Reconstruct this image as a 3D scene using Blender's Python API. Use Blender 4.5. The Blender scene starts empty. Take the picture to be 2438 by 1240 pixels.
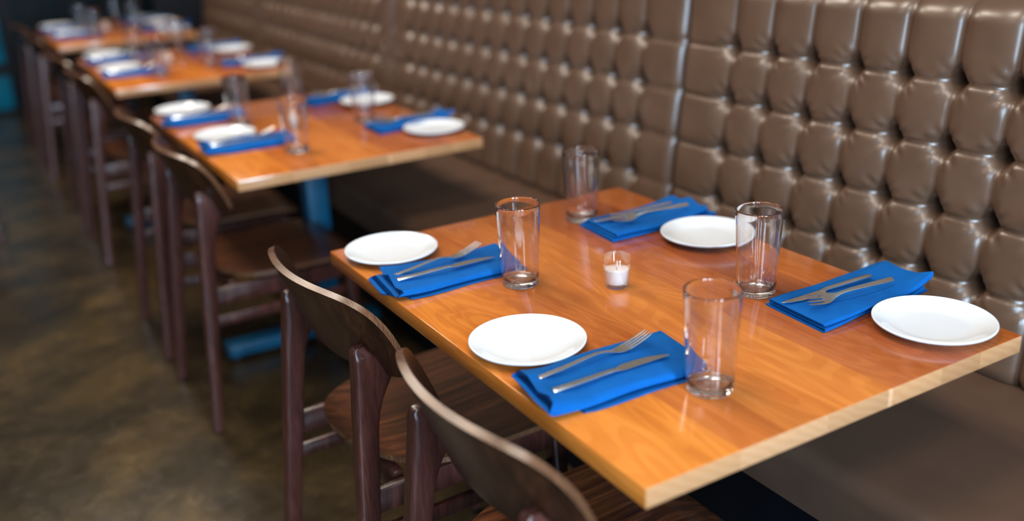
import bpy, math, random
import numpy as np
from mathutils import Vector, Matrix

random.seed(7)
rng = np.random.RandomState(11)
PI = math.pi
scene = bpy.context.scene
C = scene.collection

# ------------------------------------------------------------------ camera
FPX = 2334.82
cam_data = bpy.data.cameras.new('camera')
cam = bpy.data.objects.new('camera', cam_data)
C.objects.link(cam)
_r = Vector((0.85692876, -0.51371501, -0.04207122))
_u = Vector((0.21440296, 0.281037, 0.93544084))
_f = Vector((0.46872644, 0.81062635, -0.35097071))
_M = Matrix(((_r.x, _u.x, -_f.x, -0.63837), (_r.y, _u.y, -_f.y, -0.80404),
             (_r.z, _u.z, -_f.z, 1.43457), (0, 0, 0, 1)))
cam.matrix_world = _M
cam_data.sensor_width = 36.0
cam_data.lens = FPX * 36.0 / 2438.0
cam_data.clip_start = 0.05
cam_data.dof.use_dof = True
cam_data.dof.focus_distance = 1.66
cam_data.dof.aperture_fstop = 1.25
scene.camera = cam

# ------------------------------------------------------------------ exposure, world, large lights
vs = scene.view_settings
vs.view_transform = 'Standard'
vs.look = 'None'
vs.exposure = 0.0
vs.gamma = 1.0
vs.use_curve_mapping = False

world = bpy.data.worlds.new('world')
scene.world = world
world.use_nodes = True
world.node_tree.nodes['Background'].inputs[0].default_value = (0.55, 0.75, 1.0, 1)
world.node_tree.nodes['Background'].inputs[1].default_value = 0.6


def area(name, loc, rot, sx, sy, power, col):
    l = bpy.data.lights.new(name, 'AREA')
    l.shape = 'RECTANGLE'
    l.size = sx
    l.size_y = sy
    l.energy = power
    l.color = col
    o = bpy.data.objects.new(name, l)
    o.location = loc
    o.rotation_euler = rot
    C.objects.link(o)
    return o


WIN_Y = -3.2
# daylight outside the street windows (behind the photographer)
for _wx, _ww, _wp in ((-2.75, 0.34, 110), (-1.70, 0.40, 190), (-0.30, 0.60, 270)):
    area('daylight_street', (_wx, WIN_Y - 0.14, 1.75), (PI / 2, 0, 0), _ww, 2.0, _wp, (0.56, 0.78, 1.0))
# ceiling lamps above the row of tables
LAMPS = [(-0.2, -1.4), (-0.2, 0.6), (-0.2, 2.6), (-0.2, 4.6), (-2.3, 0.6), (-2.3, 4.6)]
for i, (lx, ly) in enumerate(LAMPS):
    area('ceiling_lamp_light', (lx, ly, 3.41), (0, 0, 0), 0.9, 0.9, (34, 37, 52, 76)[i] if i < 4 else 10, (1.0, 0.87, 0.72))


# ------------------------------------------------------------------ helpers
def tag(o, label=None, cat=None, group=None, kind=None):
    if label: o['label'] = label
    if cat: o['category'] = cat
    if group: o['group'] = group
    if kind: o['kind'] = kind
    return o


def empty(name, loc=(0, 0, 0), rz=0.0):
    o = bpy.data.objects.new(name, None)
    o.empty_display_size = 0.05
    o.location = loc
    o.rotation_euler = (0, 0, rz)
    C.objects.link(o)
    return o


class MB:
    def __init__(s):
        s.v = []
        s.f = []
        s.m = []

    def add(s, vs_, fs, mi=0):
        b = len(s.v)
        s.v += [tuple(float(c) for c in p) for p in vs_]
        for f in fs:
            s.f.append(tuple(i + b for i in f))
            s.m.append(mi)

    def box(s, x0, x1, y0, y1, z0, z1, mi=0):
        v = [(x0, y0, z0), (x1, y0, z0), (x1, y1, z0), (x0, y1, z0), (x0, y0, z1), (x1, y0, z1), (x1, y1, z1), (x0, y1, z1)]
        s.add(v, [(0, 3, 2, 1), (4, 5, 6, 7), (0, 1, 5, 4), (1, 2, 6, 5), (2, 3, 7, 6), (3, 0, 4, 7)], mi)

    def loft(s, rings, cap=True, mi=0):
        """closed rings of equal length"""
        n = len(rings[0])
        vs_ = [p for r in rings for p in r]
        fs = []
        for i in range(len(rings) - 1):
            for j in range(n):
                k = (j + 1) % n
                fs.append((i * n + j, i * n + k, (i + 1) * n + k, (i + 1) * n + j))
        if cap:
            fs.append(tuple(reversed(range(n))))
            fs.append(tuple((len(rings) - 1) * n + j for j in range(n)))
        s.add(vs_, fs, mi)

    def lathe(s, prof, n=64, mi=0, cx=0, cy=0, closed=False):
        rings = []
        vs_, fs = [], []
        idx = []
        for (r, z) in prof:
            if r < 1e-6:
                idx.append([len(vs_)])
                vs_.append((cx, cy, z))
            else:
                idx.append(list(range(len(vs_), len(vs_) + n)))
                for j in range(n):
                    a = 2 * PI * j / n
                    vs_.append((cx + r * math.cos(a), cy + r * math.sin(a), z))
        m = len(prof)
        for i in range(m if closed else m - 1):
            A, B = idx[i], idx[(i + 1) % m]
            for j in range(n):
                k = (j + 1) % n
                if len(A) == 1 and len(B) == 1: continue
                if len(A) == 1: fs.append((A[0], B[k], B[j]))
                elif len(B) == 1: fs.append((A[j], A[k], B[0]))
                else: fs.append((A[j], A[k], B[k], B[j]))
        s.add(vs_, fs, mi)

    def build(s, name, mats, parent=None, smooth=True, bevel=0.0, seg=2, angle=35, recalc=True):
        me = bpy.data.meshes.new(name)
        me.from_pydata(s.v, [], s.f)
        if not isinstance(mats, (list, tuple)): mats = [mats]
        for m in mats: me.materials.append(m)
        me.polygons.foreach_set('material_index', s.m)
        me.update()
        if recalc:
            import bmesh
            bm = bmesh.new()
            bm.from_mesh(me)
            bmesh.ops.recalc_face_normals(bm, faces=bm.faces)
            bm.to_mesh(me)
            bm.free()
        if smooth:
            me.polygons.foreach_set('use_smooth', [True] * len(me.polygons))
            me.set_sharp_from_angle(angle=math.radians(angle))
        o = bpy.data.objects.new(name, me)
        C.objects.link(o)
        if parent is not None: o.parent = parent
        if bevel > 0:
            b = o.modifiers.new('bevel', 'BEVEL')
            b.width = bevel
            b.segments = seg
            b.limit_method = 'ANGLE'
            b.angle_limit = math.radians(40)
            b.harden_normals = False
            me.polygons.foreach_set('use_smooth', [True] * len(me.polygons))
        return o


def children(o):
    return [c for c in list(C.objects) if c.parent == o]


def copy_tree(o, parent=None):
    c = o.copy()
    C.objects.link(c)
    if parent is not None: c.parent = parent
    for ch in children(o):
        copy_tree(ch, c)
    return c


# ------------------------------------------------------------------ materials
def mat(name):
    m = bpy.data.materials.new(name)
    m.use_nodes = True
    nt = m.node_tree
    return m, nt, nt.nodes['Principled BSDF']


def N(nt, typ, **kw):
    n = nt.nodes.new(typ)
    for k, v in kw.items():
        if k.startswith('i_'):
            key = k[2:]
            key = int(key) if key.isdigit() else key.replace('_', ' ')
            n.inputs[key].default_value = v
        else:
            setattr(n, k, v)
    return n


def L(nt, a, b):
    nt.links.new(a, b)


def ramp(nt, fac, stops, interp='LINEAR'):
    r = nt.nodes.new('ShaderNodeValToRGB')
    r.color_ramp.interpolation = interp
    el = r.color_ramp.elements
    while len(el) < len(stops): el.new(0.5)
    for e, (p, c) in zip(el, stops):
        e.position = p
        e.color = (c[0], c[1], c[2], 1) if len(c) == 3 else c
    L(nt, fac, r.inputs[0])
    return r.outputs[0]


def mapped(nt, scale, src='Object', loc=(0, 0, 0)):
    tc = N(nt, 'ShaderNodeTexCoord')
    mp = N(nt, 'ShaderNodeMapping')
    mp.inputs['Scale'].default_value = scale
    mp.inputs['Location'].default_value = loc
    L(nt, tc.outputs[src], mp.inputs[0])
    return mp.outputs[0]


def mix(nt, fac, a, b, mode='MIX'):
    m = N(nt, 'ShaderNodeMix', data_type='RGBA', blend_type=mode)
    for s_, v in ((m.inputs[0], fac), (m.inputs[6], a), (m.inputs[7], b)):
        if hasattr(v, 'is_output') or isinstance(v, bpy.types.NodeSocket): L(nt, v, s_)
        elif isinstance(v, (int, float)): s_.default_value = v
        else: s_.default_value = (v[0], v[1], v[2], 1)
    return m.outputs[2]


def bump(nt, h, strength, dist, b):
    n = N(nt, 'ShaderNodeBump')
    n.inputs['Strength'].default_value = strength
    n.inputs['Distance'].default_value = dist
    L(nt, h, n.inputs['Height'])
    L(nt, n.outputs[0], b.inputs['Normal'])


def plain(name, col, rough=0.5, metal=0.0, spec=0.5, coat=0.0, nscale=0, namp=0.0):
    m, nt, b = mat(name)
    b.inputs['Base Color'].default_value = (*col, 1)
    b.inputs['Roughness'].default_value = rough
    b.inputs['Metallic'].default_value = metal
    b.inputs['Specular IOR Level'].default_value = spec
    b.inputs['Coat Weight'].default_value = coat
    if nscale:
        n = N(nt, 'ShaderNodeTexNoise', i_Scale=float(nscale), i_Detail=5.0)
        L(nt, mapped(nt, (1, 1, 1)), n.inputs['Vector'])
        d = tuple(c * (1 - namp) for c in col)
        u = tuple(min(1, c * (1 + namp)) for c in col)
        L(nt, ramp(nt, n.outputs[0], [(0.3, d), (0.7, u)]), b.inputs['Base Color'])
    return m


def m_tabletop():
    """cherry butcher planks running along Y; end faces show paler end grain"""
    m, nt, b = mat('cherry_planks')
    tc = N(nt, 'ShaderNodeTexCoord')
    sep = N(nt, 'ShaderNodeSeparateXYZ')
    L(nt, tc.outputs['Object'], sep.inputs[0])
    x = sep.outputs[0]
    # plank tone as constant steps
    w = 0.746
    g = N(nt, 'ShaderNodeMath', operation='DIVIDE')
    L(nt, x, g.inputs[0])
    g.inputs[1].default_value = w
    oi = N(nt, 'ShaderNodeObjectInfo')
    tones = [(0.0, (0.54, 0.180, 0.030)), (0.205, (0.41, 0.122, 0.026)), (0.32, (0.45, 0.140, 0.028)), (0.42, (0.48, 0.155, 0.030)),
             (0.592, (0.37, 0.105, 0.028)), (0.74, (0.33, 0.086, 0.024)), (0.86, (0.42, 0.118, 0.024))]
    base = ramp(nt, g.outputs[0], tones, 'CONSTANT')
    # plank number as an offset for the grain, so that each plank has its own figure
    off = ramp(nt, g.outputs[0], [(p, (i * 0.137,) * 3) for i, (p, _) in enumerate(tones)], 'CONSTANT')
    vm = N(nt, 'ShaderNodeVectorMath', operation='MULTIPLY')
    vm.inputs[1].default_value = (5.0, 9.0, 3.0)
    L(nt, off, vm.inputs[0])
    va = N(nt, 'ShaderNodeVectorMath', operation='ADD')
    L(nt, tc.outputs['Object'], va.inputs[0])
    L(nt, vm.outputs[0], va.inputs[1])
    ra = N(nt, 'ShaderNodeVectorMath', operation='ADD')
    L(nt, va.outputs[0], ra.inputs[0])
    rm = N(nt, 'ShaderNodeMath', operation='MULTIPLY')
    rm.inputs[1].default_value = 7.0
    L(nt, oi.outputs['Random'], rm.inputs[0])
    L(nt, rm.outputs[0], ra.inputs[1])
    P = ra.outputs[0]
    mp = N(nt, 'ShaderNodeMapping')
    mp.inputs['Scale'].default_value = (40, 2.2, 40)
    L(nt, P, mp.inputs[0])
    n1 = N(nt, 'ShaderNodeTexNoise', i_Scale=1.0, i_Detail=7.0, i_Roughness=0.6, i_Distortion=0.4)
    L(nt, mp.outputs[0], n1.inputs['Vector'])
    # cathedral figure
    mp2 = N(nt, 'ShaderNodeMapping')
    mp2.inputs['Scale'].default_value = (9.0, 1.7, 9.0)
    L(nt, P, mp2.inputs[0])
    n2 = N(nt, 'ShaderNodeTexNoise', i_Scale=1.0, i_Detail=2.0, i_Roughness=0.45, i_Distortion=0.6)
    L(nt, mp2.outputs[0], n2.inputs['Vector'])
    mm = N(nt, 'ShaderNodeMath', operation='MULTIPLY')
    mm.inputs[1].default_value = 95.0
    L(nt, n2.outputs[0], mm.inputs[0])
    sn = N(nt, 'ShaderNodeMath', operation='SINE')
    L(nt, mm.outputs[0], sn.inputs[0])
    # blotches
    mp3 = N(nt, 'ShaderNodeMapping')
    mp3.inputs['Scale'].default_value = (11, 4, 11)
    L(nt, P, mp3.inputs[0])
    n3 = N(nt, 'ShaderNodeTexNoise', i_Scale=1.0, i_Detail=4.0)
    L(nt, mp3.outputs[0], n3.inputs['Vector'])
    c = mix(nt, 1.0, base, ramp(nt, n1.outputs[0], [(0.28, (0.86, 0.80, 0.74)), (0.62, (1.06, 1.05, 1.03))]), 'MULTIPLY')
    c = mix(nt, 1.0, c, ramp(nt, sn.outputs[0], [(0.0, (0.93, 0.88, 0.84)), (0.22, (1, 1, 1)), (1.0, (1.02, 1.02, 1.02))]), 'MULTIPLY')
    c = mix(nt, 1.0, c, ramp(nt, n3.outputs[0], [(0.25, (0.78, 0.68, 0.6)), (0.5, (1, 1, 1)), (0.75, (1.10, 1.14, 1.18))]), 'MULTIPLY')
    # small dark knots
    v = N(nt, 'ShaderNodeTexVoronoi', i_Scale=1.0)
    mp4 = N(nt, 'ShaderNodeMapping')
    mp4.inputs['Scale'].default_value = (8, 4.5, 8)
    L(nt, P, mp4.inputs[0])
    L(nt, mp4.outputs[0], v.inputs['Vector'])
    c = mix(nt, 1.0, c, ramp(nt, v.outputs['Distance'], [(0.0, (0.18, 0.12, 0.1)), (0.045, (0.4, 0.3, 0.25)), (0.075, (1, 1, 1))]), 'MULTIPLY')
    # end grain on the faces that cut the planks across
    geo = N(nt, 'ShaderNodeNewGeometry')
    vt = N(nt, 'ShaderNodeVectorTransform', vector_type='NORMAL', convert_from='WORLD', convert_to='OBJECT')
    L(nt, geo.outputs['True Normal'], vt.inputs[0])
    s2 = N(nt, 'ShaderNodeSeparateXYZ')
    L(nt, vt.outputs[0], s2.inputs[0])
    ab = N(nt, 'ShaderNodeMath', operation='ABSOLUTE')
    L(nt, s2.outputs[1], ab.inputs[0])
    gt = N(nt, 'ShaderNodeMath', operation='GREATER_THAN')
    gt.inputs[1].default_value = 0.6
    L(nt, ab.outputs[0], gt.inputs[0])
    mp5 = N(nt, 'ShaderNodeMapping')
    mp5.inputs['Scale'].default_value = (14, 14, 22)
    mp5.inputs['Rotation'].default_value = (0, 0.9, 0)
    L(nt, P, mp5.inputs[0])
    n5 = N(nt, 'ShaderNodeTexWave', i_Scale=1.2, i_Distortion=5.0, i_Detail=2.0)
    L(nt, mp5.outputs[0], n5.inputs['Vector'])
    eg = ramp(nt, n5.outputs[0], [(0.0, (0.47, 0.235, 0.11)), (1.0, (0.51, 0.265, 0.13))])
    et = ramp(nt, g.outputs[0], [(0.0, (0.9, .87, .82)), (0.205, (1, 1, 1)), (0.42, (0.92, .9, .86)), (0.583, (1.35, 1.45, 1.6)), (0.597, (1.08, 1.05, 1)), (0.74, (0.92, .88, .82)), (0.86, (1.1, 1.08, 1))], 'CONSTANT')
    eg = mix(nt, 1.0, eg, et, 'MULTIPLY')
    c = mix(nt, gt.outputs[0], c, eg)
    L(nt, c, b.inputs['Base Color'])
    b.inputs['Roughness'].default_value = 0.27
    rr = N(nt, 'ShaderNodeMapRange')
    rr.inputs['To Min'].default_value = 0.10
    rr.inputs['To Max'].default_value = 0.18
    L(nt, n3.outputs[0], rr.inputs[0])
    L(nt, rr.outputs[0], b.inputs['Roughness'])
    bump(nt, n1.outputs[0], 0.06, 0.001, b)
    return m


def m_walnut(name, dark, light, rough=0.28, scale=(30, 30, 3), fine=0.5):
    m, nt, b = mat(name)
    n1 = N(nt, 'ShaderNodeTexNoise', i_Scale=1.0, i_Detail=8.0, i_Roughness=0.65, i_Distortion=0.3)
    L(nt, mapped(nt, scale), n1.inputs['Vector'])
    n2 = N(nt, 'ShaderNodeTexNoise', i_Scale=1.0, i_Detail=2.0)
    L(nt, mapped(nt, tuple(s_ * 6 for s_ in scale)), n2.inputs['Vector'])
    c = ramp(nt, n1.outputs[0], [(0.3, dark), (0.55, tuple((a_ + b_) / 2.4 for a_, b_ in zip(dark, light))), (0.72, light)])
    c = mix(nt, fine, c, ramp(nt, n2.outputs[0], [(0.35, (0.55, 0.5, 0.5)), (0.6, (1.1, 1.1, 1.1))]), 'MULTIPLY')
    L(nt, c, b.inputs['Base Color'])
    b.inputs['Roughness'].default_value = rough
    b.inputs['Coat Weight'].default_value = 0.06
    b.inputs['Specular IOR Level'].default_value = 0.35
    b.inputs['Coat Roughness'].default_value = 0.18
    bump(nt, n2.outputs[0], 0.12, 0.0006, b)
    return m


def m_ply():
    """laminated plywood edge: thin stripes across the thickness"""
    m, nt, b = mat('plywood_edge')
    n1 = N(nt, 'ShaderNodeTexNoise', i_Scale=1.0, i_Detail=5.0)
    L(nt, mapped(nt, (420, 14, 60)), n1.inputs['Vector'])
    L(nt, ramp(nt, n1.outputs[0], [(0.35, (0.045, 0.018, 0.009)), (0.65, (0.14, 0.062, 0.028))]), b.inputs['Base Color'])
    b.inputs['Roughness'].default_value = 0.3
    return m


def m_leather(name, col, rough=0.33, spec=0.5):
    m, nt, b = mat(name)
    n1 = N(nt, 'ShaderNodeTexNoise', i_Scale=14.0, i_Detail=4.0)
    co = mapped(nt, (1, 1, 1))
    L(nt, co, n1.inputs['Vector'])
    d = tuple(c * 0.86 for c in col)
    L(nt, ramp(nt, n1.outputs[0], [(0.3, d), (0.7, col)]), b.inputs['Base Color'])
    b.inputs['Specular IOR Level'].default_value = spec
    v = N(nt, 'ShaderNodeTexVoronoi', i_Scale=520.0)
    L(nt, co, v.inputs['Vector'])
    rr = N(nt, 'ShaderNodeMapRange')
    rr.inputs['To Min'].default_value = rough - 0.04
    rr.inputs['To Max'].default_value = rough + 0.06
    L(nt, n1.outputs[0], rr.inputs[0])
    L(nt, rr.outputs[0], b.inputs['Roughness'])
    bump(nt, v.outputs['Distance'], 0.10, 0.0005, b)
    return m


def m_cloth(name, c0, c1):
    m, nt, b = mat(name)
    co = mapped(nt, (1, 1, 1))
    n1 = N(nt, 'ShaderNodeTexNoise', i_Scale=35.0, i_Detail=3.0)
    L(nt, co, n1.inputs['Vector'])
    L(nt, ramp(nt, n1.outputs[0], [(0.3, c0), (0.7, c1)]), b.inputs['Base Color'])
    b.inputs['Roughness'].default_value = 0.85
    b.inputs['Specular IOR Level'].default_value = 0.15
    b.inputs['Sheen Weight'].default_value = 0.0
    w1 = N(nt, 'ShaderNodeTexWave', i_Scale=260.0, bands_direction='X')
    w2 = N(nt, 'ShaderNodeTexWave', i_Scale=260.0, bands_direction='Y')
    L(nt, co, w1.inputs['Vector'])
    L(nt, co, w2.inputs['Vector'])
    ad = N(nt, 'ShaderNodeMath', operation='ADD')
    L(nt, w1.outputs['Fac'], ad.inputs[0])
    L(nt, w2.outputs['Fac'], ad.inputs[1])
    bump(nt, ad.outputs[0], 0.25, 0.0004, b)
    return m


def m_floor():
    m, nt, b = mat('stained_concrete')
    n1 = N(nt, 'ShaderNodeTexNoise', i_Scale=2.2, i_Detail=7.0, i_Roughness=0.62, i_Distortion=0.8)
    L(nt, mapped(nt, (1, 1, 1)), n1.inputs['Vector'])
    n2 = N(nt, 'ShaderNodeTexNoise', i_Scale=11.0, i_Detail=8.0, i_Roughness=0.7, i_Distortion=1.2)
    L(nt, mapped(nt, (1, 1, 1), loc=(3, 1, 0)), n2.inputs['Vector'])
    c = ramp(nt, n1.outputs[0], [(0.32, (0.016, 0.011, 0.006)), (0.5, (0.036, 0.024, 0.011)), (0.70, (0.085, 0.052, 0.018))])
    c = mix(nt, 0.7, c, ramp(nt, n2.outputs[0], [(0.3, (0.65, 0.65, 0.65)), (0.55, (1, 1, 1)), (0.75, (1.9, 1.7, 1.3))]), 'MULTIPLY')
    L(nt, c, b.inputs['Base Color'])
    rr = N(nt, 'ShaderNodeMapRange')
    rr.inputs['To Min'].default_value = 0.14
    rr.inputs['To Max'].default_value = 0.36
    L(nt, n2.outputs[0], rr.inputs[0])
    L(nt, rr.outputs[0], b.inputs['Roughness'])
    bump(nt, n2.outputs[0], 0.15, 0.004, b)
    return m


def m_glass(name, clear=0.3, tint=(1, 1, 1)):
    """clear glass, partly passing light straight through as thin walls do"""
    m, nt, b = mat(name)
    b.inputs['Base Color'].default_value = (*tint, 1)
    b.inputs['Roughness'].default_value = 0.0
    b.inputs['IOR'].default_value = 1.6
    b.inputs['Transmission Weight'].default_value = 1.0
    t = N(nt, 'ShaderNodeBsdfTransparent')
    x = N(nt, 'ShaderNodeMixShader')
    x.inputs[0].default_value = clear
    L(nt, b.outputs[0], x.inputs[1])
    L(nt, t.outputs[0], x.inputs[2])
    L(nt, x.outputs[0], nt.nodes['Material Output'].inputs[0])
    return m


def m_pane():
    m = bpy.data.materials.new('window_pane_glass')
    m.use_nodes = True
    nt = m.node_tree
    nt.nodes.clear()
    o = N(nt, 'ShaderNodeOutputMaterial')
    t = N(nt, 'ShaderNodeBsdfTransparent')
    g = N(nt, 'ShaderNodeBsdfGlossy', i_Roughness=0.02)
    x = N(nt, 'ShaderNodeMixShader')
    x.inputs[0].default_value = 0.06
    L(nt, t.outputs[0], x.inputs[1])
    L(nt, g.outputs[0], x.inputs[2])
    L(nt, x.outputs[0], o.inputs[0])
    return m


def m_emit(name, col, s):
    m, nt, b = mat(name)
    b.inputs['Base Color'].default_value = (0.8, 0.8, 0.8, 1)
    b.inputs['Emission Color'].default_value = (*col, 1)
    b.inputs['Emission Strength'].default_value = s
    return m


M_TOP = m_tabletop()
M_CHAIR = m_walnut('walnut_stain', (0.009, 0.003, 0.0016), (0.062, 0.020, 0.008), rough=0.36)
M_LEG = m_walnut('walnut_stain_legs', (0.030, 0.010, 0.008), (0.110, 0.036, 0.026), rough=0.26)
M_SEAT = m_walnut('walnut_stain_seat', (0.014, 0.004, 0.002), (0.17, 0.052, 0.018), scale=(2.2, 60, 60), rough=0.3)
M_PLY = m_ply()
M_LEATHER = m_leather('brown_leather', (0.112, 0.062, 0.038), rough=0.30, spec=0.75)
M_SEATLEATHER = m_leather('brown_leather_bench', (0.088, 0.048, 0.030), rough=0.52, spec=0.3)
M_BUTTON_SHADED = m_leather('button_leather_pit_shade', (0.018, 0.010, 0.007), rough=0.5)  # leather darkened so the shade of the pits sits in the button colour
M_BLUE = m_cloth('blue_cotton', (0.0, 0.075, 0.29), (0.0, 0.092, 0.34))
M_STEEL = plain('polished_steel', (0.82, 0.80, 0.77), rough=0.27, metal=1.0)
M_PORC = plain('white_porcelain', (0.66, 0.69, 0.73), rough=0.09, spec=0.5)
M_GLASS = m_glass('clear_glass', 0.04, (0.985, 0.995, 1.0))
M_VOTIVE = m_glass('votive_glass', 0.55, (0.98, 0.99, 1.0))
M_WAX = plain('white_wax', (0.86, 0.86, 0.86), rough=0.45)
M_WAX.node_tree.nodes['Principled BSDF'].inputs['Subsurface Weight'].default_value = 0.3
M_WAX.node_tree.nodes['Principled BSDF'].inputs['Subsurface Radius'].default_value = (0.01, 0.01, 0.01)
M_WICK = plain('burnt_wick', (0.03, 0.025, 0.02), rough=0.9)
M_BASE = plain('blue_painted_steel', (0.0, 0.075, 0.15), rough=0.4, nscale=8, namp=0.15)
M_RUBBER = plain('black_glide', (0.01, 0.01, 0.012), rough=0.5)
M_FLOOR = m_floor()
M_WALLD = plain('charcoal_teal_paint', (0.002, 0.007, 0.010), rough=0.5, spec=0.12, nscale=3, namp=0.35)
M_TEAL = plain('teal_paint', (0.0, 0.10, 0.17), rough=0.5, spec=0.15, nscale=5, namp=0.2)
M_BLACK = plain('black_paint', (0.004, 0.004, 0.006), rough=0.5, spec=0.15)
M_WALL = plain('warm_plaster', (0.10, 0.085, 0.07), rough=0.8, nscale=6, namp=0.08)
M_CEIL = plain('grey_plaster', (0.22, 0.21, 0.20), rough=0.9, nscale=4, namp=0.05)
M_FRAME = plain('window_frame_black', (0.01, 0.01, 0.012), rough=0.4)
M_PANE = m_pane()
M_LAMP = m_emit('lamp_diffuser', (1.0, 0.87, 0.72), 1.5)
M_LAMPBODY = plain('lamp_housing', (0.02, 0.02, 0.02), rough=0.5)

# ------------------------------------------------------------------ the room
XL, XR, YN, YF, ZC = -4.2, 1.40, WIN_Y, 7.7, 3.50


def slab(name, b, m, **k):
    mb = MB()
    mb.box(*b)
    o = mb.build(name, m, smooth=False, **k)
    return tag(o, kind='structure')


slab('floor', (XL - .1, XR + .1, YN - .15, YF + .1, -0.08, 0.0), M_FLOOR)
slab('ceiling', (XL - .1, XR + .1, YN - .15, YF + .1, ZC, ZC + .08), M_CEIL)
slab('wall_right', (XR, XR + .1, YN, YF, 0, ZC), M_WALL)
slab('wall_left', (XL - .1, XL, YN, YF, 0, ZC), M_WALL)
slab('wall_far', (XL, XR, YF, YF + .1, 0, ZC), M_WALLD)
# wall behind the photographer with the street windows
wb = MB()
WZ0, WZ1 = 0.70, 2.80
OPEN = [(-2.96, -2.54), (-1.94, -1.46), (-0.64, 0.04)]
xa = XL
for (a, b) in OPEN:
    wb.box(xa, a, YN - .12, YN, 0, ZC)
    wb.box(a, b, YN - .12, YN, 0, WZ0)
    wb.box(a, b, YN - .12, YN, WZ1, ZC)
    xa = b
wb.box(xa, XR, YN - .12, YN, 0, ZC)
tag(wb.build('wall_near', M_WALL, smooth=False), kind='structure')
for i, (a, b) in enumerate(OPEN):
    fr = MB()
    t = 0.025
    fr.box(a, a + t, YN - .09, YN - .02, WZ0, WZ1)
    fr.box(b - t, b, YN - .09, YN - .02, WZ0, WZ1)
    fr.box(a + t, b - t, YN - .09, YN - .02, WZ0, WZ0 + t)
    fr.box(a + t, b - t, YN - .09, YN - .02, WZ1 - t, WZ1)
    fr.box(a + t, b - t, YN - .08, YN - .03, 2.05, 2.05 + t)
    w = tag(fr.build('window_%d' % (i + 1), M_FRAME, smooth=False), kind='structure')
    pn = MB()
    pn.box(a + t, b - t, YN - .058, YN - .052, WZ0 + t, WZ1 - t)
    pn.build('pane', M_PANE, w, smooth=False)

# far end: dark battened wall, black post, teal panelled door
for i, x in enumerate([0.12, 0.36, 0.62, 0.90, 1.18]):
    slab('trim_%d' % (i + 1), (x, x + .035, YF - .035, YF, 0.09, ZC), M_BLACK)
slab('trim_6', (-0.10, 0.0, YF - .10, YF, 0, ZC), M_BLACK)
slab('baseboard_far', (0.0, XR, YF - .022, YF, 0, 0.09), M_BLACK)
dm = MB()
dm.box(-1.0, -0.10, YF - .04, YF, 0.0, 2.1)
door = tag(dm.build('door_1', M_BLACK, smooth=False), kind='structure')
for z0, z1 in ((0.03, 0.285), (0.385, 1.05), (1.15, 2.0)):
    p = MB()
    p.box(-0.97, -0.115, YF - .058, YF - .04, z0, z1)
    p.build('door_panel', M_TEAL, door, smooth=False, bevel=0.006)

# partition closing the end of the banquette row
slab('wall_partition', (0.72, XR, 6.06, 6.14, 0, 1.5), M_BLACK)

# ceiling lamps
lamp0 = None
for i, (lx, ly) in enumerate(LAMPS):
    if lamp0 is None:
        lamp0 = empty('ceiling_lamp', (lx, ly, ZC))
        mb = MB()
        mb.box(-.50, .50, -.50, .50, -.07, 0)
        mb.build('lamp_housing', M_LAMPBODY, lamp0, smooth=False, bevel=0.008)
        mb = MB()
        mb.box(-.46, .46, -.46, .46, -.078, -.0705)
        mb.build('diffuser', M_LAMP, lamp0, smooth=False)
        o = lamp0
    else:
        o = copy_tree(lamp0)
        o.location = (lx, ly, ZC)
    tag(o, 'square ceiling lamp with a warm diffuser, ' + [
        'near the street windows', 'over the nearest table', 'over the gap behind the second table', 'over the farthest tables',
        'over the aisle beside the nearest table', 'over the aisle towards the far wall'][i], 'ceiling lamp', 'square ceiling lamps')

# ------------------------------------------------------------------ banquette
XB, TILT = 1.085, 0.116      # button plane at the top row; lean (x per metre of height)
ZB0, DZ = 1.058, 0.1253
DY = 0.1222
EP = 0.174
ROWS = 4
ZTOP, ZBOT = 1.165, 0.50
ZRT = 0.06


def xplane(z):
    return XB + (z - ZB0) * TILT


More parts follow.
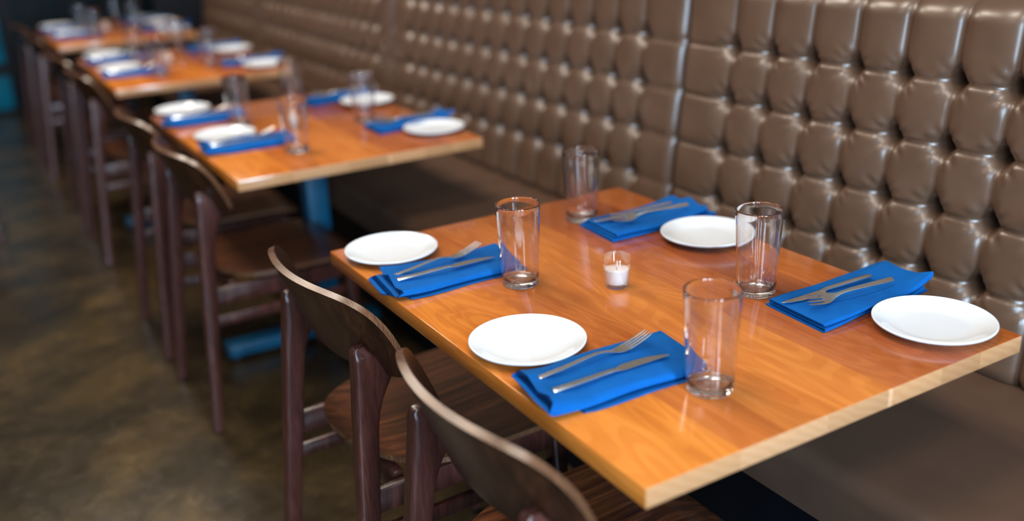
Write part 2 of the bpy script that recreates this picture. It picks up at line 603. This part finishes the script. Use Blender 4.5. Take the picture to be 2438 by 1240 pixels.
def tuft_mesh(y0, ncol, ppc, ppr, seed, parent):
    """y0 = near end of the section"""
    r = np.random.RandomState(seed)
    width = 2 * EP + (ncol - 1) * DY
    cols = y0 + EP + DY * np.arange(ncol)
    zrows = ZB0 - DZ * np.arange(ROWS)
    ny = int(round(width / DY * ppc)) + 1
    ys = np.linspace(0, width, ny)
    # extra samples near both ends
    ys = np.unique(np.concatenate([ys, np.linspace(0, .035, 12), width - np.linspace(0, .035, 12)])) + y0
    nz = int(round((ZTOP - ZBOT) / DZ * ppr)) + 1
    zs = np.linspace(ZBOT, ZTOP, nz)
    Y, Z = np.meshgrid(ys, zs)
    # vertical creases
    d = np.full_like(Y, 9.0)
    ph = (Y - cols[0]) / DY
    inside = (Y > cols[0]) & (Y < cols[-1])
    u = np.where(inside, ph - np.floor(ph), 0.5)
    hv_in = np.sqrt(np.clip(1 - np.abs(2 * u - 1) ** 2.6, 0, 1))
    dend = np.minimum(np.abs(Y - cols[0]), np.abs(Y - cols[-1]))
    hv_out = np.sqrt(np.clip(1 - np.clip(1 - dend / 0.075, 0, 1) ** 2.6, 0, 1))
    hv = np.where(inside, hv_in, hv_out)
    du = np.where(inside, np.sin(PI * u), np.sin(PI / 2 * np.clip(dend / 0.075, 0, 1)))
    # horizontal creases
    pz = (ZB0 - Z) / DZ
    zin = (Z < ZB0) & (Z > zrows[-1])
    t = np.where(zin, pz - np.floor(pz), 0.5)
    dz_ = np.where(Z >= ZB0, Z - ZB0, zrows[-1] - Z)
    gt_in = np.sqrt(np.clip(1 - np.abs(2 * t - 1) ** 3.2, 0, 1))
    gt_out = np.sqrt(np.clip(1 - np.clip(1 - dz_ / 0.06, 0, 1) ** 3.2, 0, 1))
    gt = np.where(zin, gt_in, gt_out)
    dt = np.where(zin, np.sin(PI * t), np.sin(PI / 2 * np.clip(dz_ / 0.065, 0, 1)))
    Dv = 0.42 + 0.58 * (1 - dt) ** 1.3
    Dh = 0.16 + 0.84 * (1 - du) ** 1.5
    ca, cb = (1 - hv) * Dv, (1 - gt) * Dh
    h = 0.048 * (1 - ca) * (1 - cb)
    # fine fold where the hide is tucked along each horizontal row
    dhz = np.abs(Y * 0 + np.where(zin, np.minimum(t, 1 - t), np.where(dz_ < DZ / 2, dz_ / DZ, 0.5))) * DZ
    h -= 0.0030 * np.exp(-(dhz / 0.0022) ** 2)
    # channels above the first and below the last button row keep a real crease
    chan = (~zin)
    h = np.where(chan, h - 0.008 * gt * (1 - hv) ** 1.5, h)
    # buttons: deep pinch and pleats
    for i, cy_ in enumerate(cols):
        for j, cz_ in enumerate(zrows):
            dy_ = Y - cy_
            dzz = Z - cz_
            rr = np.sqrt(dy_ ** 2 + dzz ** 2)
            msk = rr < 0.09
            if not msk.any(): continue
            th = np.arctan2(dzz, dy_)
            n = r.randint(9, 13)
            p0 = r.uniform(0, 6.28)
            amp = r.uniform(0.0015, 0.0030)
            pinch = -0.036 * np.exp(-(rr / 0.0160) ** 2)
            # gathers fan out over the lower half of the pad above each button
            pl = amp * np.sin(n * th + p0 + 1.3 * np.sin(2 * th + p0)) * np.exp(-((rr - 0.034) / 0.017) ** 2) * (0.45 + 0.55 * np.abs(np.sin(2 * th)))
            h = np.where(msk, h + pinch + pl, h)
    h += 0.0012 * np.sin(Y * 37 + seed) * np.sin(Z * 29 + 1.3 * seed)
    # thin welt line where panels meet at the section ends
    e = np.minimum(Y - y0, y0 + width - Y)
    R_ = 0.034
    back = np.where(e < R_, 0.052 * (1 - np.sqrt(np.clip(1 - (1 - e / R_) ** 2, 0, 1))), 0)
    X = xplane(Z) - h + back
    # tuck at the bottom
    tb = np.clip(1 - (Z - ZBOT) / 0.05, 0, 1)
    X = X + 0.04 * tb ** 2
    rows = [np.stack([X[i], Y[i], Z[i]], -1) for i in range(len(zs))]
    # roll over the top
    top = X[-1]
    hvt = hv[-1]
    nr = 14
    for k in range(1, nr + 1):
        a = PI / 2 * k / nr
        rx, rz = 0.075, 0.055
        sink = -0.012 * (1 - hvt) * math.sin(a) * 0.6
        rows.append(np.stack([top + rx * (1 - math.cos(a)), ys, ZTOP + rz * math.sin(a) + sink - 0.035 * (back[-1] / 0.052) * math.sin(a)], -1))
    xe = XR - 0.005
    lastx = rows[-1]
    for f_ in (0.4, 1.0):
        q = lastx.copy()
        q[:, 0] = lastx[:, 0] + (xe - lastx[:, 0]) * f_
        rows.append(q)
    G = np.array(rows)
    nR, nC = G.shape[0], G.shape[1]
    verts = G.reshape(-1, 3)
    idx = np.arange(nR * nC).reshape(nR, nC)
    faces = np.stack([idx[:-1, :-1], idx[:-1, 1:], idx[1:, 1:], idx[1:, :-1]], -1).reshape(-1, 4)
    verts = verts.tolist()
    faces = faces.tolist()
    # closed ends (flat cheeks) and back
    for cidx in (0, nC - 1):
        base = len(verts)
        for i in range(nR):
            v = verts[int(idx[i, cidx])]
            verts.append((xe, v[1], v[2]))
        for i in range(nR - 1):
            q = [int(idx[i, cidx]), int(idx[i + 1, cidx]), base + i + 1, base + i]
            faces.append(q if cidx == 0 else q[::-1])
    me = bpy.data.meshes.new('tufted_back')
    me.from_pydata(verts, [], faces)
    me.materials.append(M_LEATHER)
    me.polygons.foreach_set('use_smooth', [True] * len(me.polygons))
    me.update()
    o = bpy.data.objects.new('tufted_back', me)
    C.objects.link(o)
    o.parent = parent
    return cols, zrows, width


_b = MB()
_b.lathe([(0.0, 0.0055), (0.006, 0.0045), (0.0095, 0.001), (0.0098, -0.002)], n=20)
button0 = _b.build('button', M_BUTTON_SHADED)
button0.rotation_euler = (0, -PI / 2, 0)
button_used = [False]


def banquette(yn, ncol, ppc, ppr, seed, label):
    root = empty('banquette', (0, 0, 0))
    tag(root, label, 'banquette', 'tufted banquette sections along the wall')
    cols, zrows, width = tuft_mesh(yn, ncol, ppc, ppr, seed, root)
    for cy_ in cols:
        for cz_ in zrows:
            b = button0 if not button_used[0] else button0.copy()
            if button_used[0]: C.objects.link(b)
            button_used[0] = True
            b.location = (xplane(cz_) + 0.034, cy_, cz_)
            b.parent = root
    # seat cushion with rounded front edge
    prof = []
    x0, x1 = 0.50, 1.115
    zt, zb = 0.52, 0.40
    prof += [(x1, zb), (x1, zt - 0.012), (x1 - 0.03, zt)]
    for k in range(7):
        a = PI / 2 * k / 6
        prof.append((x0 + 0.035 - 0.035 * math.sin(a), zt - 0.032 + 0.035 * math.cos(a)))
    prof += [(x0 + 0.004, zb + 0.006), (x0 + 0.012, zb)]
    rings = []
    yy0, yy1 = yn + 0.001, yn + width - 0.001
    for y, s_ in ((yy0, 0.012), (yy0 + 0.006, 0.002), (yy0 + 0.02, 0.0), (yn + width / 2, -0.004), (yy1 - 0.02, 0.0), (yy1 - 0.006, 0.002), (yy1, 0.012)):
        ring = []
        for (x, z) in prof:
            ring.append((min(max(x, x0 + s_), x1), y, min(z, zt - s_)))
        rings.append(ring)
    m = MB()
    m.loft(rings)
    m.build('seat_cushion', M_SEATLEATHER, root)
    m = MB()
    m.box(0.60, XR - 0.01, yn + .001, yn + width - .001, 0.0, 0.398)
    m.build('base', M_BLACK, root, smooth=False)
    return yn + width


Y_S1 = 1.17
W12 = 2 * EP + 12 * DY
banquette(Y_S1 - W12, 13, 22, 22, 3, 'brown tufted leather banquette section beside the nearest table')
banquette(Y_S1, 13, 14, 14, 5, 'brown tufted leather banquette section beside the second table')
banquette(Y_S1 + W12, 13, 10, 10, 8, 'brown tufted leather banquette section beside the third table')
banquette(Y_S1 + 2 * W12, 8, 10, 10, 9, 'brown tufted leather banquette section at the far end, beside the farthest table')

# ------------------------------------------------------------------ tables
TD, TL, TH, TT = 0.746, 1.056, 0.75, 0.030
TY = [0.0, 1.733, 3.451, 5.13]
TNAME = ['nearest table', 'second table', 'third table', 'farthest table']


def make_table():
    root = empty('dining_table', (0, 0, 0))
    m = MB()
    m.box(0, TD, 0, TL, TH - TT, TH)
    m.build('tabletop', M_TOP, root, smooth=False, bevel=0.0016, seg=2)
    cx, cy_ = 0.385, TL / 2 + 0.01
    m = MB()
    m.box(cx - .036, cx + .036, cy_ - .036, cy_ + .036, 0.060, TH - TT - .012)
    m.build('column', M_BASE, root, smooth=False, bevel=0.004)
    m = MB()
    m.box(cx - .18, cx + .18, cy_ - .18, cy_ + .18, TH - TT - .012, TH - TT - .0005)
    m.build('mounting_plate', M_BASE, root, smooth=False)
    m = MB()
    m.box(0.02, 0.565, cy_ - .035, cy_ + .035, 0.018, 0.060)
    m.box(cx - .04, cx + .04, cy_ - .33, cy_ - .035, 0.018, 0.058)
    m.box(cx - .04, cx + .04, cy_ + .035, cy_ + .33, 0.018, 0.058)
    m.build('foot_bar', M_BASE, root, smooth=False, bevel=0.003)
    for gx, gy in ((0.05, cy_), (0.535, cy_), (cx, cy_ - .31), (cx, cy_ + .31)):
        m = MB()
        m.lathe([(0, 0), (.018, 0), (.018, .0185), (0, .0185)], n=16, cx=gx, cy=gy)
        m.build('glide', M_RUBBER, root)
    return root


table0 = make_table()
for k in range(4):
    o = table0 if k == 0 else copy_tree(table0)
    o.location = (0, TY[k], 0)
    tag(o, ['orange brown plank table nearest the camera, laid for four',
            'plank table second in the row, seen whole with its blue column below',
            'plank table third in the row, blurred behind the second table',
            'small looking plank table farthest back against the dark end wall'][k], 'table', 'cherry tables along the banquette')


# ------------------------------------------------------------------ chairs
def make_chair():
    root = empty('dining_chair', (0, 0, 0))
    # --- curved plywood back panel
    K, HW, ZT, ZBt, LEAN, X0 = 1.09, 0.236, 0.807, 0.643, 0.40, -0.1335
    th = 0.0125
    nu, nv = 48, 12
    zm = ZBt + 0.03
    us = np.sin(np.linspace(-PI / 2, PI / 2, nu + 1))
    F_, B_ = [], []

    def P(u, v):
        e = max(0.0, 1 - abs(u) ** 5.6) ** (1 / 3.7)
        eb = max(0.0, 1 - abs(u) ** 5) ** (1 / 3.0)
        zt = zm + (ZT - zm) * e
        zb = zm - (zm - ZBt) * eb
        z = zb + (zt - zb) * v
        y = u * HW
        x = X0 + K * y * y - LEAN * (z - 0.74)
        return Vector((x, y, z))
    m = MB()
    front, back = [], []
    for i, u in enumerate(us):
        for j in range(nv + 1):
            v = j / nv
            p = P(u, v)
            # normal from the analytic surface
            n = Vector((1, -2 * K * u * HW, LEAN)).normalized()
            tt = th / 2
            front.append(p + n * tt)
            back.append(p - n * tt)
    nvv = nv + 1
    fs = []
    for i in range(nu):
        for j in range(nv):
            a = i * nvv + j
            fs.append((a, a + 1, a + nvv + 1, a + nvv))
    m.add(front, fs, 0)
    off = len(m.v)
    m.add(back, [tuple(reversed(f)) for f in fs], 0)
    rim = [i * nvv for i in range(nu + 1)] + [nu * nvv + j for j in range(1, nvv)] + [i * nvv + nv for i in range(nu - 1, -1, -1)] + [j for j in range(nv - 1, 0, -1)]
    rf = []
    for a, b in zip(rim, rim[1:] + rim[:1]):
        m.f.append((a, b, b + off, a + off))
        m.m.append(1)
    # merge coincident tip vertices through remove doubles
    o = m.build('backrest', [M_CHAIR, M_PLY], root, smooth=True, angle=40)
    import bmesh
    bm = bmesh.new()
    bm.from_mesh(o.data)
    bmesh.ops.remove_doubles(bm, verts=bm.verts, dist=0.0004)
    bmesh.ops.recalc_face_normals(bm, faces=bm.faces)
    bm.to_mesh(o.data)
    bm.free()
    b = o.modifiers.new('bevel', 'BEVEL')
    b.width = 0.003
    b.segments = 3
    b.limit_method = 'ANGLE'
    b.angle_limit = math.radians(45)

    # --- rear posts: side-sawn profile, flaring forward where the panel sits
    prof = []   # z, x_rear, x_front
    for z, w_ in ((0.006, .030), (0.15, .033), (0.30, .037), (0.42, .041), (0.50, .042), (0.545, .043), (0.575, .046), (0.60, .053), (0.62, .062),
                  (0.638, .072), (0.652, .076), (0.664, .064), (0.68, .046), (0.692, .034), (0.701, .026), (0.706, .016)):
        xr = -0.184 + 0.091 * z + (0.006 if z > 0.703 else 0.0)
        prof.append((z, xr, xr + w_))
    for s_ in (-1, 1):
        rings = []
        for (z, xr, xf) in prof:
            yc = s_ * (0.208 - 0.045 * (z / 0.713))
            hw = 0.0175 if z < 0.69 else 0.0165
            if z > 0.70: hw = 0.011
            # rounded rectangle section
            ring = []
            cxm, hx = (xr + xf) / 2, abs(xf - xr) / 2
            for q in range(16):
                a = 2 * PI * q / 16 + PI / 16
                ca, sa = math.cos(a), math.sin(a)
                e = 0.36
                ring.append((cxm + hx * math.copysign(abs(ca) ** e, ca), yc + hw * math.copysign(abs(sa) ** e, sa), z))
            rings.append(ring)
        m = MB()
        m.loft(rings)
        lg = m.build('rear_leg', M_LEG, root, angle=50)
        m = MB()
        m.lathe([(0, 0), (.010, 0), (.010, .0058), (0, .0058)], n=14, cx=-0.168, cy=s_ * 0.2076)
        m.build('glide', M_RUBBER, lg)
    # --- front legs
    for s_ in (-1, 1):
        rings = []
        for z, hw in ((0.006, 0.012), (0.2, 0.0155), (0.42, 0.0185)):
            cx_ = 0.305 - 0.012 * (z / 0.42)
            yc = s_ * (0.195 - 0.012 * z / 0.42)
            ring = []
            for q in range(16):
                a = 2 * PI * q / 16 + PI / 16
                ca, sa = math.cos(a), math.sin(a)
                ring.append((cx_ + hw * math.copysign(abs(ca) ** .45, ca), yc + hw * math.copysign(abs(sa) ** .45, sa), z))
            rings.append(ring)
        m = MB()
        m.loft(rings)
        lg = m.build('front_leg', M_LEG, root, angle=50)
        m = MB()
        m.lathe([(0, 0), (.009, 0), (.009, .0058), (0, .0058)], n=14, cx=0.305, cy=s_ * 0.195)
        m.build('glide', M_RUBBER, lg)
    # --- aprons and stretchers
    for s_ in (-1, 1):
        m = MB()
        rings = []
        for x, yc in ((-0.118, 0.181), (0.280, 0.184)):
            rings.append([(x, s_ * yc - .010, .375), (x, s_ * yc + .010, .375), (x, s_ * yc + .010, .425), (x, s_ * yc - .010, .425)])
        m.loft(rings)
        m.build('side_apron', M_LEG, root, smooth=False, bevel=.003)
        m = MB()
        rings = []
        for x, yc in ((-0.130, 0.187), (0.284, 0.188)):
            rings.append([(x, s_ * yc - .008, .315), (x, s_ * yc + .008, .315), (x, s_ * yc + .008, .345), (x, s_ * yc - .008, .345)])
        m.loft(rings)
        m.build('side_stretcher', M_LEG, root, smooth=False, bevel=.003)
    m = MB()
    m.box(-0.060, -0.040, -0.160, 0.160, .380, .430)
    m.build('rear_apron', M_LEG, root, smooth=False, bevel=.003)
    m = MB()
    m.box(0.284, 0.304, -0.170, 0.170, .375, .425)
    m.build('front_apron', M_LEG, root, smooth=False, bevel=.003)
    # --- moulded seat
    th = 0.011
    nU, nV = 40, 28
    m = MB()
    topv, botv = [], []

    def halfw(t):  # t 0 rear .. 1 front
        rear = min(1.0, (1 - max(0, 1 - t / 0.42) ** 2.3)) ** 0.5
        fr = (1 - max(0, (t - 0.86) / 0.14) ** 2.4 * 0.22)
        return (0.208 + 0.012 * t) * rear * fr
    ts = (1 - np.cos(np.linspace(0, PI, nU + 1))) / 2
    for t in ts:
        x = -0.106 + 0.462 * t
        hwid = max(halfw(t), 0.001)
        for j in range(nV + 1):
            s_ = math.sin(-PI / 2 + PI * j / nV)
            y = hwid * s_
            z = 0.452
            z += 0.020 * max(0, 1 - t / 0.30) ** 2                       # upturned rear lip
            z -= 0.010 * math.sin(PI * min(1, t / 0.8)) * (1 - (y / 0.215) ** 2)  # dished
            z -= 0.030 * max(0, (t - 0.78) / 0.22) ** 2                  # waterfall front
            topv.append((x, y, z))
            botv.append((x, y, z - th))
    nn = nV + 1
    fs = []
    for i in range(nU):
        for j in range(nV):
            a = i * nn + j
            fs.append((a, a + 1, a + nn + 1, a + nn))
    m.add(topv, fs, 0)
    off = len(m.v)
    m.add(botv, [tuple(reversed(f)) for f in fs], 0)
    rim = [i * nn for i in range(nU + 1)] + [nU * nn + j for j in range(1, nn)] + [i * nn + nV for i in range(nU - 1, -1, -1)] + [j for j in range(nV - 1, 0, -1)]
    for a, b in zip(rim, rim[1:] + rim[:1]):
        m.f.append((a, b, b + off, a + off))
        m.m.append(1)
    o = m.build('seat', [M_SEAT, M_PLY], root, smooth=True, angle=40)
    b = o.modifiers.new('bevel', 'BEVEL')
    b.width = 0.003
    b.segments = 2
    b.limit_method = 'ANGLE'
    b.angle_limit = math.radians(45)
    return root


chair0 = make_chair()
CH = [(0, 0.259, 0.0, 0.0), (0, 0.847, 0.0, 2.5), (1, 0.293, 0.028, 1.0), (1, 0.875, 0.026, 0.0),
      (2, 0.29, 0.024, 0.5), (2, 0.87, 0.024, -0.5), (3, 0.29, 0.02, 0.0), (3, 0.87, 0.015, 1.0)]
CHL = ['dark brown wooden chair nearest the camera, cut off by the bottom of the picture',
       'dark brown curved-back wooden chair at the far end of the nearest table',
       'dark brown wooden chair at the near end of the second table',
       'dark brown wooden chair at the far end of the second table',
       'dark brown wooden chair at the near end of the third table',
       'dark brown wooden chair at the far end of the third table',
       'blurred dark wooden chair at the near end of the farthest table',
       'blurred dark wooden chair at the far end of the farthest table']
for i, (tb, yo, dx, rot) in enumerate(CH):
    o = chair0 if i == 0 else copy_tree(chair0)
    o.location = (dx, TY[tb] + yo, 0)
    o.rotation_euler = (0, 0, math.radians(rot))
    tag(o, CHL[i], 'chair', 'wooden chairs along the table row')
# one more chair across the aisle: only a foot of it shows at the left edge
o = copy_tree(chair0)
o.location = (-0.820, 4.352, 0)
o.rotation_euler = (0, 0, 0)
tag(o, 'dark wooden chair across the aisle, only its leg showing at the left edge', 'chair', 'wooden chairs across the aisle')


# ------------------------------------------------------------------ tableware
def make_plate():
    R = 0.0945
    prof = [(0, 0.0040), (0.050, 0.0040), (0.062, 0.0048), (0.070, 0.0072), (0.078, 0.0112), (0.087, 0.0150), (0.0915, 0.0166),
            (0.0935, 0.0178), (0.0950, 0.0170), (0.0951, 0.0150), (0.0935, 0.0132), (0.087, 0.0100), (0.078, 0.0062), (0.068, 0.0032),
            (0.060, 0.0012), (0.0575, 0.0), (0.0545, 0.0), (0.053, 0.0012), (0, 0.0012)]
    m = MB()
    m.lathe(prof, n=96)
    return m.build('side_plate', M_PORC, angle=60)


def make_glass():
    H, rt, rb = 0.157, 0.0415, 0.0340
    wt, tb = 0.0022, 0.0105
    out = [(0, 0.0012), (rb - 0.007, 0.0008), (rb - 0.003, 0.0), (rb - 0.0008, 0.0012), (rb, 0.004)]
    for k in range(1, 13):
        z = 0.004 + (H - 0.0055) * k / 12 * 0.997
        out.append((rb + (rt - rb) * (z / H), z))
    out += [(rt - 0.0003, H - 0.0004), (rt - wt / 2, H), (rt - wt + 0.0003, H - 0.0005)]
    for k in range(12, -1, -1):
        z = tb + 0.004 + (H - 0.003 - tb - 0.004) * k / 12
        out.append((rb + (rt - rb) * (z / H) - wt, z))
    out += [(rb - wt - 0.002, tb + 0.0012), (rb - wt - 0.008, tb), (0, tb - 0.0005)]
    m = MB()
    m.lathe(out, n=72)
    return m.build('drinking_glass', M_GLASS, angle=80)


def make_votive():
    H, rt, rb = 0.0610, 0.0258, 0.0215
    wt, tb = 0.0024, 0.008
    out = [(0, 0.001), (rb - 0.003, 0.0), (rb, 0.003), (rt, H - 0.0015), (rt - wt / 2, H), (rt - wt, H - 0.0015), (rb - wt + 0.0004, tb + 0.003), (rb - wt - 0.003, tb), (0, tb)]
    m = MB()
    m.lathe(out, n=56)
    g = m.build('votive_holder', M_VOTIVE, angle=50)
    m = MB()
    rA, rB = rb - wt - 0.0006, rb + (rt - rb) * 0.6 - wt - 0.0006
    m.lathe([(0, tb + .0006), (rA - .002, tb + .0006), (rA, tb + .0035), (rB, 0.0355), (rB - 0.001, 0.0362), (0.008, 0.0352), (0, 0.0350)], n=48)
    c = m.build('candle', M_WAX, angle=50)
    m = MB()
    m.lathe([(0, 0.0345), (0.0007, 0.0345), (0.0006, 0.0385), (0, 0.0387)], n=8)
    w = m.build('wick', M_WICK, c)
    return g, c


def strip(m, path, mi=0, cap=True):
    """path: list of (x, y, z, width, thick) swept along x; rounded-rect section in the y-z plane"""
    rings = []
    for (x, y, z, w, t) in path:
        ring = []
        for q in range(12):
            a = 2 * PI * q / 12 + PI / 12
            ca, sa = math.cos(a), math.sin(a)
            ring.append((x, y + w / 2 * math.copysign(abs(ca) ** .6, ca), z + t / 2 * math.copysign(abs(sa) ** .6, sa)))
        rings.append(ring)
    m.loft(rings, cap)


def make_fork():
    """handle end at x=0, tines towards +x, lying tines up"""
    m = MB()
    strip(m, [(0.0, 0, .0022, .0085, .0022), (.003, 0, .0024, .0098, .0034), (.04, 0, .0042, .0088, .0036), (.08, 0, .0078, .0072, .0036), (.105, 0, .0096, .0066, .0034),
              (.115, 0, .0090, .0060, .0030), (.126, 0, .0066, .0062, .0026), (.136, 0, .0042, .0085, .0022), (.144, 0, .0030, .0150, .0020), (.152, 0, .0029, .0205, .0018), (.162, 0, .0042, .0225, .0017), (.1645, 0, .0047, .0226, .0017)])
    for k in range(4):
        y = (-1.5 + k) * 0.00605
        strip(m, [(.163, y, .0043, .0044, .0017), (.178, y * 1.0, .0078, .0038, .0016), (.190, y * .98, .0112, .0034, .0015), (.200, y * .95, .0145, .0030, .0014), (.2075, y * .93, .0172, .0016, .001)])
    return m.build('fork', M_STEEL, angle=50)


def make_knife():
    m = MB()
    strip(m, [(0, 0, .0038, .0085, .0045), (.003, 0, .0038, .0105, .0062), (.04, 0, .0040, .0098, .0062), (.085, 0, .0044, .0088, .0058), (.108, 0, .0046, .0080, .0052), (.113, 0, .0040, .0095, .0032),
              (.118, .0015, .0032, .0130, .0016)])
    strip(m, [(.116, .0010, .0030, .0120, .0016), (.125, .0028, .0026, .0170, .0014), (.15, .0032, .0024, .0178, .0013), (.175, .0020, .0024, .0155, .0012), (.195, -.0008, .0024, .0098, .0011), (.208, -.0040, .0024, .0025, .0009)])
    return m.build('table_knife', M_STEEL, angle=50)


def make_napkin(seed, lift=0.0, open_end=1.0):
    """folded cloth, length along x (0..0.26), folds along the long sides; centre line y=0.
       The fabric is one ribbon folded back and forth and run along x."""
    r = random.Random(seed)
    Ln, hw = 0.262, 0.063
    # profile centreline (y, z): bottom, up at the far side, back, up at the near side, forth, ...
    path = []

    def arc(yc, zc, rad, a0, a1, n=7):
        for k in range(n + 1):
            a = a0 + (a1 - a0) * k / n
            path.append((yc + rad * math.cos(a), zc + rad * math.sin(a)))
    rad = 0.0023
    z = 0.0010
    path.append((-hw - 0.010, z + .0006))
    path.append((-hw + 0.004, z))
    path.append((-hw * 0.3, z))
    path.append((hw * 0.4, z))
    arc(hw - 0.004, z + rad, rad, -PI / 2, PI / 2)
    z += 2 * rad
    path.append((hw * 0.3, z))
    path.append((-hw * 0.4, z))
    arc(-hw + 0.004, z + rad, rad, -PI / 2, -3 * PI / 2)
    z += 2 * rad
    path.append((-hw * 0.3, z))
    path.append((hw * 0.4, z))
    arc(hw - 0.002, z + rad * 1.1, rad * 1.1, -PI / 2, PI / 2)
    z += 2.2 * rad
    path.append((hw * 0.5, z))
    path.append((0, z + .0002))
    path.append((-hw * 0.6, z + .0002))
    path.append((-hw + 0.008, z - 0.0002))
    path.append((-hw + 0.002, z - 0.0016))
    path.append((-hw - 0.0015, z - 0.0050))
    path.append((-hw - 0.0025, z - 0.0085))
    pts = np.array(path)
    # thickness offset ribbon
    tn = np.gradient(pts, axis=0)
    tn /= np.linalg.norm(tn, axis=1)[:, None] + 1e-9
    nrm = np.stack([-tn[:, 1], tn[:, 0]], -1)
    t = 0.00075
    A = pts + nrm * t
    B = pts - nrm * t
    ring = np.concatenate([A, B[::-1]])
    nx = 46
    rings = []
    for i in range(nx + 1):
        s_ = i / nx
        x = Ln * s_
        e0 = max(0, 1 - s_ / 0.22)        # gathered end (handle end)
        e1 = max(0, (s_ - 0.8) / 0.2)
        g = []
        for (y, zz) in ring:
            lay = zz / (6.2 * rad + 0.001)
            yy = y * (1 + 0.03 * math.sin(5 * s_ + seed)) + 0.0022 * math.sin(9 * s_ + seed * 2 + 3 * lay)
            # looser, wavier folds at the open end
            wav = open_end * e0 ** 1.4 * (0.0062 * lay * (1 + math.sin(y * 75 + seed + 0.8)) + lift * 0.9 * max(0, (y + 0.02) / hw) * lay)
            z2 = zz * (1 + 0.10 * math.sin(7 * s_ + seed)) + wav
            # each layer ends at a slightly different length
            x2 = x - 0.012 * e0 * math.sin(lay * 5 + seed) * (1 if open_end else 0) - (0.010 * (1 - lay) * e0) + 0.004 * e1 * math.sin(4 * lay + seed)
            # near-side corner of the lower layer is pulled back
            if y < -hw * 0.75 and lay < 0.40: x2 += e0 * 0.040 * min(1, (-y - hw * .75) / .012)
            x2 += 0.10 * (y / 0.06) * 0.06
            g.append((x2, yy, max(z2, 0.0003)))
        rings.append(g)
    m = MB()
    m.loft(rings, cap=True)
    o = m.build('napkin', M_BLUE, angle=60)
    return o


plate0 = make_plate()
glass0 = make_glass()
votive0, candle0 = make_votive()
fork0 = make_fork()
knife0 = make_knife()
napkins = [make_napkin(1, 0.0), make_napkin(4, 0.002), make_napkin(7, 0.004), make_napkin(9, 0.008)]
used = set()


def place(proto, loc, rot=(0, 0, 0)):
    if proto.name in used:
        o = copy_tree(proto)
    else:
        o = proto
        used.add(proto.name)
    o.location = loc
    o.rotation_euler = rot
    return o


SPOT = ['chair side, near end', 'chair side, far end', 'bench side, near end', 'bench side, far end']
NTS = []      # height of each napkin's flat top
for nap in napkins:
    NTS.append(max(v.co.z for v in nap.data.vertices if abs(v.co.y) < .045 and .035 < v.co.x < .24))
rj = random.Random(21)
R_ = math.radians
# per seat: plate, napkin (origin of its handle end centre, angle), fork (handle end, angle, roll), knife, glass, napkin shape
SET1 = [
    dict(p=(.092, .421), n=(.010, .262, -1.0, 1), f=(.029, .287, 2.0, 0), k=(.022, .238, 0.5), g=(.233, .148)),
    dict(p=(.096, .957), n=(.012, .785, -1.0, 0), f=(.022, .789, 8.5, 0), k=(.021, .762, 1.0), g=(.226, .662)),
    dict(p=(.660, .098), n=(.772, .258, 182.0, 3), f=(.722, .231, 177, -38), k=(.716, .272, 179.0), g=(.540, .373)),
    dict(p=(.665, .643), n=(.764, .806, 182.0, 2), f=(.722, .770, 177, -38), k=(.712, .814, 180.0), g=(.532, .903)),
]
for k in range(4):
    for s_ in range(4):
        S = SET1[s_]
        jx = jy = ja = 0.0
        if k > 0:
            jx, jy, ja = rj.uniform(-.008, .008), rj.uniform(-.012, .012), rj.uniform(-3, 3)
        px, py = S['p']
        if k == 1:
            px, py = [(.118, .535), (.108, 1.045), (.672, .175), (.685, .735)][s_]
        if k == 2:
            px, py = [(.114, .545), (.130, 1.055), (.664, .155), (.690, .750)][s_]
        if k == 3:
            px, py = [(.130, .56), (.118, 1.05), (.658, .19), (.700, .77)][s_]
        dx, dy = (px - S['p'][0], py - S['p'][1]) if k else (0, 0)
        Y0 = TY[k]
        where = 'on ' + TNAME[k] + ', ' + SPOT[s_]
        o = place(plate0, (px, Y0 + py, TH + .0002), (0, 0, 0))
        tag(o, 'white round side plate ' + where, 'plate', 'white side plates')
        nx_, ny_, na, nk = S['n']
        bench = s_ >= 2
        o = place(napkins[nk], (nx_ + dx * .5 + jx, Y0 + ny_ + dy + jy + (.008 if k and s_ == 3 else 0), TH + .0003), (0, 0, R_(na + ja)))
        tag(o, 'folded blue napkin ' + where, 'napkin', 'blue napkins under the cutlery')
        fx, fy, fa, fr = S['f']
        NT = NTS[nk]
        o = place(fork0, (fx + dx * .5 + jx, Y0 + fy + dy + jy, TH + NT + (.0085 if fr else 0.0005)), (R_(fr), 0, R_(fa + ja)))
        tag(o, 'steel fork on blue napkin ' + where, 'fork', 'forks on the napkins')
        kx, ky, ka = S['k']
        o = place(knife0, (kx + dx * .5 + jx, Y0 + ky + dy + jy, TH + NT + .0005), (0, 0, R_(ka + ja)))
        tag(o, 'steel knife on blue napkin ' + where, 'knife', 'knives on the napkins')
        gx, gy = S['g']
        if k == 1: gx, gy = [(.240, .208), (.216, .712), (.557, .452), (.474, .915)][s_]
        if k >= 2: gx, gy = gx + rj.uniform(-.006, .006) - (.045 if bench else 0), gy + dy - .022
        o = place(glass0, (gx, Y0 + gy, TH + .0002), (0, 0, rj.uniform(0, 6)))
        tag(o, 'tall empty drinking glass ' + where, 'glass', 'drinking glasses on the tables')
    vx, vy = (.360, .543) if k == 0 else (.335 + rj.uniform(-.01, .01), .535)
    o = place(votive0, (vx, TY[k] + vy, TH + .0002))
    tag(o, 'small clear votive candle holder in the middle of the ' + TNAME[k], 'candle holder', 'glass votive holders')
    o = place(candle0, (vx, TY[k] + vy, TH + .0002))
    tag(o, 'white votive candle inside the small holder on the ' + TNAME[k], 'candle', 'white votive candles')
